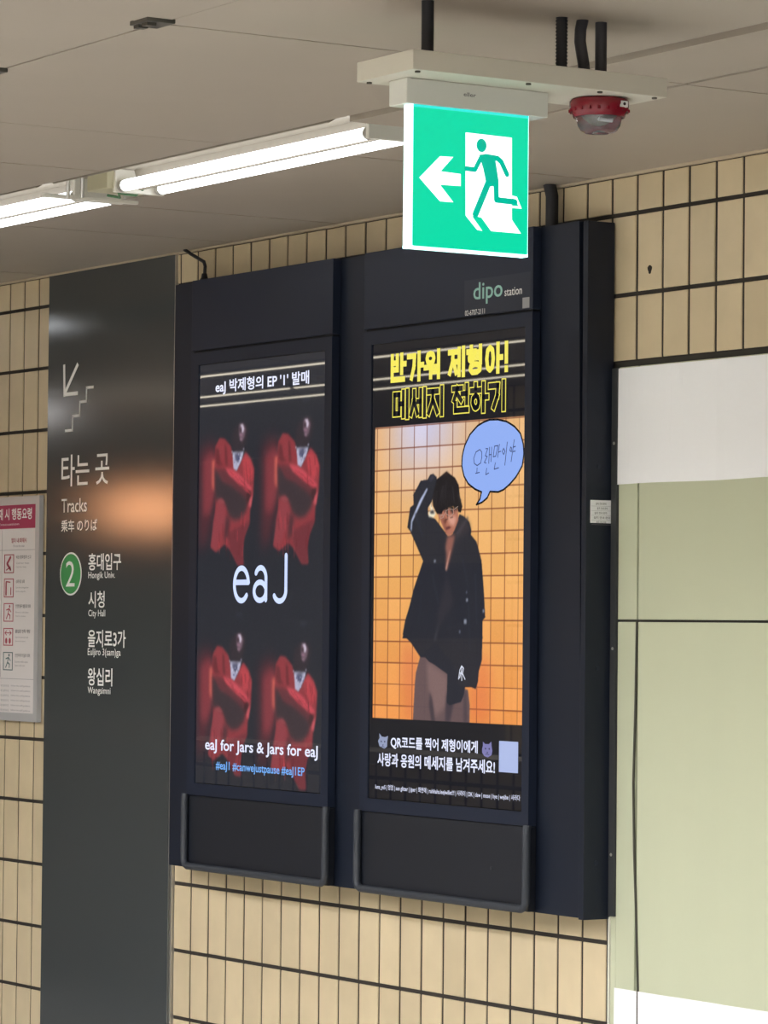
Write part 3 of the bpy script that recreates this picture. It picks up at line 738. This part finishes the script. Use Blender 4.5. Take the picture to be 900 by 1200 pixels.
# header lettering of the right unit
HY = -.1176
teal = mat('grey green lettering', (150,196,184), .5)
MB().box(1.716, 2.016, HY+.0002, HY+.0007, 2.407, 2.50).build('header_sticker', mat('black glossy sticker', (29,35,50), .38), u2)
text('dipo', 1.758, 1.891, 2.433, 2.491, HY-.0002, teal, u2, .010)
text('station', 1.900, 1.978, 2.446, 2.466, HY-.0002, white_print, u2, .004)
text('02-6707-2111', 1.720, 1.811, 2.408, 2.422, HY-.0002, white_print, u2, .004)
MB().box(1.981, 2.011, HY-.0003, HY+.0001, 2.409, 2.436).build('blank_label', mat('grey label', (150,150,150), .5), u2)

# ---------------------------------------------------------------- green enamelled panels and papers on the right
gp = empty('enamel_wall_panelling', (2.7, 0, 0), 'pale green enamelled wall panelling with dark joints, right of the displays', 'wall panelling')
bk = MB().box(2.2285, 3.6, -.002, .0, .0, 2.262).build('backing', mat('dark joint', (52,50,44), .8), gp)
for x0, x1 in ((2.2505, 2.3275), (2.3345, 3.14), (3.147, 3.6)):
    for z0, z1 in ((.02, 1.6165), (1.6225, 2.2485)):
        MB().box(x0, x1, -.010, -.0018, z0, z1, c=.0015).build('panel', green_enamel, gp)
MB().box(2.2285, 2.2495, -.009, -.0018, .0, .888).build('edge_panel', green_enamel, gp)
gk = MB().tube([(2.331, -.011, 1.618), (2.329, -.012, 1.42), (2.3235, -.013, 1.22), (2.329, -.013, 1.05), (2.336, -.012, .92), (2.346, -.012, .72), (2.346, -.012, .5)], .0032, 8)
gk.build('joint_seal', mat('perished joint seal', (70,68,58), .8), gp)
def sheet(x0, x1, z0, z1, label, ripple):
    me = bpy.data.meshes.new('paper_sheet'); n = 24
    vs, fs = [], []
    for j in (0, 1):
        for i in range(n+1):
            x = x0+(x1-x0)*i/n
            wv = .0015*math.sin(i*.9+j)+.001*math.sin(i*2.3)
            if ripple == 'low': z = z0 if j == 0 else z1
            else: z = (z0+.0011*math.sin(i*.55)) if j == 0 else z1
            vs += [(x, -.0135+wv, z), (x, -.0129+wv, z)]
    for i in range(n):
        a = 2*i; b = 2*(n+1)+2*i
        fs += [(a, a+2, b+2, b), (a+1, b+1, b+3, a+3), (a, a+1, a+3, a+2), (b, b+2, b+3, b+1)]
    me.from_pydata(vs, [], fs)
    o = link('paper_sheet', me, paper)
    return tag(o, label, 'paper')
sheet(2.247, 3.3, 1.957, 2.2455, 'large blank white sheet taped across the top of the green panels', 'up')
sheet(2.249, 3.3, .35, .713, 'blank white sheet over the lower green panels in the bottom right corner', 'low')

# ---------------------------------------------------------------- hanging bracket, exit sign, fire beacon
cs = mat('cream steel tray', (202,197,182), .45)
mp = empty('mounting_tray', (3.97, -1.53, 2.585), 'cream steel tray hung below the ceiling carrying exit sign and beacon', 'tray')
MB().box(3.876, 4.063, -1.808, -1.245, 2.586, 2.622, c=.0012).build('tray', cs, mp)
for x, y in ((4.05, -1.79), (4.05, -1.55), (4.05, -1.39), (4.05, -1.265), (3.89, -1.79), (3.89, -1.265)):
    MB().tube([(x, y, 2.5862), (x, y, 2.583)], .005, 10).build('screw', mat('dark screw', (70,62,54), .5), mp)
MB().tube([(3.97, -1.717, 2.6225), (3.97, -1.717, 2.733)], .0115, 18).build('hanger_pole', dark_plastic, mp)
# three conduits: a ribbed one, a curved one, a straight one
def rib():
    n = 34; P = [(3.97, -1.42, 2.6225+i*.1115/n) for i in range(n+1)]
    return MB().tube(P, .01, 16, rad=[.0118 if i % 2 else .0098 for i in range(n+1)])
tag(rib().build('flexible_conduit', dark_plastic), 'ribbed black flexible conduit above the tray, left of the other two', 'conduit', 'conduits between the ceiling and the cream tray')
tag(MB().tube([(3.97, -1.366, 2.6225), (3.97, -1.370, 2.65), (3.97, -1.378, 2.69), (3.97, -1.377, 2.712), (3.97, -1.372, 2.733)], .0112, 16).build('flexible_conduit', mat('grey conduit', (58,58,64), .45)), 'smooth bowed grey conduit above the tray, between ribbed and straight ones', 'conduit', 'conduits between the ceiling and the cream tray')
tag(MB().tube([(3.97, -1.330, 2.6225), (3.97, -1.330, 2.733)], .0112, 16).build('flexible_conduit', MATS['grey conduit']), 'straight grey conduit above the tray, nearest to the red beacon', 'conduit', 'conduits between the ceiling and the cream tray')
# exit sign
ex = empty('exit_sign', (3.955, -1.61, 2.585), 'glowing green running man exit sign with left arrow hanging from the cream tray', 'exit sign')
wp = mat('glossy white plastic', (206,206,198), .25)
MB().box(3.922, 3.981, -1.768, -1.457, 2.5395, 2.5858, c=.002).build('lamp_box', wp, ex)
text('eller', -1.645, -1.618, 2.5625, 2.570, 3.9814, ink, ex, .01, axis='X')
ed = MB()
ey0, ey1, ez0, ez1 = -1.757, -1.498, 2.280, 2.5395
ed.box(3.956, 3.9775, ey0, ey0+.009, ez0, ez1).box(3.956, 3.9775, ey1-.004, ey1, ez0, ez1).box(3.956, 3.9775, ey0, ey1, ez0, ez0+.0055)
ed.build('lit_edge', mat('lit acrylic edge', (240,255,255), .2, emit=(190,255,250), es=1.6), ex)
MB().box(3.958, 3.979, ey0+.006, ey1-.002, ez0+.004, ez1-.0004).build('lit_face', mat('lit green face', (10,60,44), .15, emit=(8,220,170), es=1.0), ex)
MB().box(3.960, 3.9795, ey0+.006, ey1-.002, 2.5345, 2.5392).build('cyan_strip', mat('lit cyan strip', (10,60,60), .3, emit=(60,236,224), es=1.0), ex)  # glowing cyan strip along the top of the lit face
sw = mat('lit white symbol', (230,240,240), .2, emit=(244,250,255), es=1.0)
sg = mat('lit green symbol', (10,60,50), .2, emit=(0,188,158), es=1.0)
FX = 3.9793
def facepoly(polys, x, name, m):
    mb = MB()
    for P in polys: mb.prism_x(P, x-.0006, x)
    return mb.build(name, m, ex)
def fstroke(mb, P, w, x):
    for (y0, z0), (y1, z1) in zip(P[:-1], P[1:]):
        L = math.hypot(y1-y0, z1-z0); dy, dz = (y1-y0)/L*w/2, (z1-z0)/L*w/2
        mb.prism_x([(y0-dz, z0+dy), (y0+dz, z0-dy), (y1+dz, z1-dy), (y1-dz, z1+dy)], x-.0006, x)
    for y, z in P: mb.prism_x([(y+w/2*math.cos(a*math.pi/6), z+w/2*math.sin(a*math.pi/6)) for a in range(12)], x-.0006, x)
facepoly([[(-1.7381,2.4073),(-1.6939,2.4494),(-1.6648,2.4506),(-1.6922,2.4224),(-1.6486,2.4208),(-1.6484,2.3988),(-1.6934,2.398),(-1.6639,2.3681),(-1.693,2.3679)]], FX, 'arrow_symbol', sw)
facepoly([[(-1.6387,2.4974),(-1.5366,2.4963),(-1.5351,2.3456),(-1.5144,2.3216),(-1.5807,2.3217),(-1.6021,2.3447),(-1.6110,2.3460),(-1.6232,2.3461),(-1.6000,2.3207),(-1.6112,2.3215),(-1.6371,2.3461)]], FX, 'doorway_symbol', sw)
of = MB()
of.prism_x([(-1.5651,2.3675),(-1.5351,2.3672),(-1.5134,2.3675),(-1.5246,2.3890),(-1.5351,2.3900),(-1.5351,2.3850),(-1.5270,2.3835),(-1.5205,2.3715),(-1.5651,2.3717)], FX-.0006, FX+.0001)
of.build('foot_outline', sw, ex)
mn = MB()
mn.prism_x([(-1.6038+.0108*math.cos(a*math.pi/12), 2.4765+.0122*math.sin(a*math.pi/12)) for a in range(24)], FX-.0006, FX+.0006)
GX = FX+.0006
mn.prism_x([(-1.6085,2.4590),(-1.5890,2.4620),(-1.5740,2.4560),(-1.5655,2.4140),(-1.5655,2.4040),(-1.5790,2.4040),(-1.5835,2.4030),(-1.5930,2.4100),(-1.5990,2.4330)], FX-.0006, GX)
fstroke(mn, [(-1.595,2.4570),(-1.5680,2.4555),(-1.5600,2.4500),(-1.5470,2.4280)], .0095, GX+.0001)
fstroke(mn, [(-1.6045,2.4545),(-1.6180,2.4310),(-1.6365,2.4315)], .0085, GX+.0002)
fstroke(mn, [(-1.5875,2.4110),(-1.6160,2.3500)], .0125, GX+.0003)
fstroke(mn, [(-1.5715,2.4090),(-1.5700,2.3795),(-1.5290,2.3785)], .0105, GX+.0004)
mn.build('running_man', sg, ex)
# fire beacon
fb = empty('fire_beacon', (3.97, -1.333, 2.585), 'red ringed fire alarm beacon with clear dome under the right end of the tray', 'alarm beacon')
redp = mat('glossy crimson plastic', (122,18,34), .25)
MB().lathe([(.0001,-.0005),(.052,-.0005),(.0555,-.004),(.0555,-.012),(.054,-.024),(.050,-.0275),(.048,-.034),(.044,-.034),(.0435,-.026),(.0001,-.026)], (3.97,-1.333,2.5855), 48).build('ring', redp, fb)
rb = MB()
for k in range(20):
    a = k*math.pi/10
    x, y = 3.97+.0545*math.cos(a), -1.333+.0545*math.sin(a)
    rb.box(x-.002, x+.002, y-.002, y+.002, 2.561, 2.567)
rb.build('rib', redp, fb)
gl = mat('clear dome plastic', (235,238,240), .04, trans=.93, ior=1.35)
MB().lathe([(.0425,-.030),(.042,-.040),(.0395,-.050),(.034,-.058),(.026,-.0625),(.016,-.0635),(.008,-.0615),(.0001,-.061)], (3.97,-1.333,2.5855), 40).build('dome', gl, fb)
MB().lathe([(.0001,-.0265),(.026,-.0265),(.022,-.034),(.014,-.040),(.0001,-.041)], (3.97,-1.333,2.5855), 28).build('reflector', mat('silver reflector', (120,120,118), .35, metal=.6), fb)
MB().tube([(3.985, -1.345, 2.548), (3.985, -1.32, 2.548)], .004, 8).build('flash_tube', mat('flash tube', (220,225,230), .1), fb)
lb = MB().box(4.0165, 4.0245, -1.325, -1.307, 2.567, 2.5785).build('white_label', mat('white plastic label', (225,225,222), .4), fb)
MB().tube([(4.0243, -1.315, 2.573), (4.0256, -1.315, 2.573)], .003, 8).build('status_light', mat('dark lens', (40,20,24), .2), lb)

# ---------------------------------------------------------------- parts of the concourse seen only in the glossy screens
bt = bpy.data.materials.new('tiled parapet'); bt.use_nodes = True
nt = bt.node_tree; b = nt.nodes['Principled BSDF']
br_ = nt.nodes.new('ShaderNodeTexBrick'); br_.offset = 0
geo = nt.nodes.new('ShaderNodeNewGeometry'); sx_ = nt.nodes.new('ShaderNodeSeparateXYZ'); cx_ = nt.nodes.new('ShaderNodeCombineXYZ')
nt.links.new(geo.outputs['Position'], sx_.inputs[0]); nt.links.new(sx_.outputs['X'], cx_.inputs['X']); nt.links.new(sx_.outputs['Z'], cx_.inputs['Y'])
nt.links.new(cx_.outputs[0], br_.inputs['Vector'])
for k, v in (('Color1', lin((232,212,172))), ('Color2', lin((214,192,150))), ('Mortar', lin((60,52,44)))): br_.inputs[k].default_value = v
br_.inputs['Scale'].default_value = 1; br_.inputs['Mortar Size'].default_value = .008; br_.inputs['Brick Width'].default_value = .105; br_.inputs['Row Height'].default_value = .201
nt.links.new(br_.outputs['Color'], b.inputs['Base Color']); b.inputs['Roughness'].default_value = .4
pr = empty('tiled_parapet', (-3.5, -2.45, 0), 'low cream tiled parapet around the stairwell, outside the frame', 'parapet')
MB().box(-6.5, -.6, -2.60, -2.42, 0, 1.06).build('body', bt, pr)
MB().box(-6.5, -.57, -2.64, -2.38, 1.06, 1.11, c=.004).build('coping', mat('stone coping', (200,192,176), .3), pr)
co = MB().box(-4.14, -3.5, -4.8, -4.3, 0, 2.725).build('column', bt)
tag(co, 'square cream tiled column of the concourse, outside the frame', 'column')
oa = empty('advert_lightbox', (-7.6, -4.0, 1.9), 'orange lit advert box on the far side of the concourse, outside the frame', 'light box')
MB().box(-7.85, -7.0, -4.10, -4.0, 2.07, 2.39, c=.01).build('case', black_metal, oa)
MB().box(-7.75, -7.10, -3.999, -3.994, 2.12, 2.33).build('lit_face', mat('lit orange face', (60,30,10), .4, emit=(255,176,120), es=20), oa)
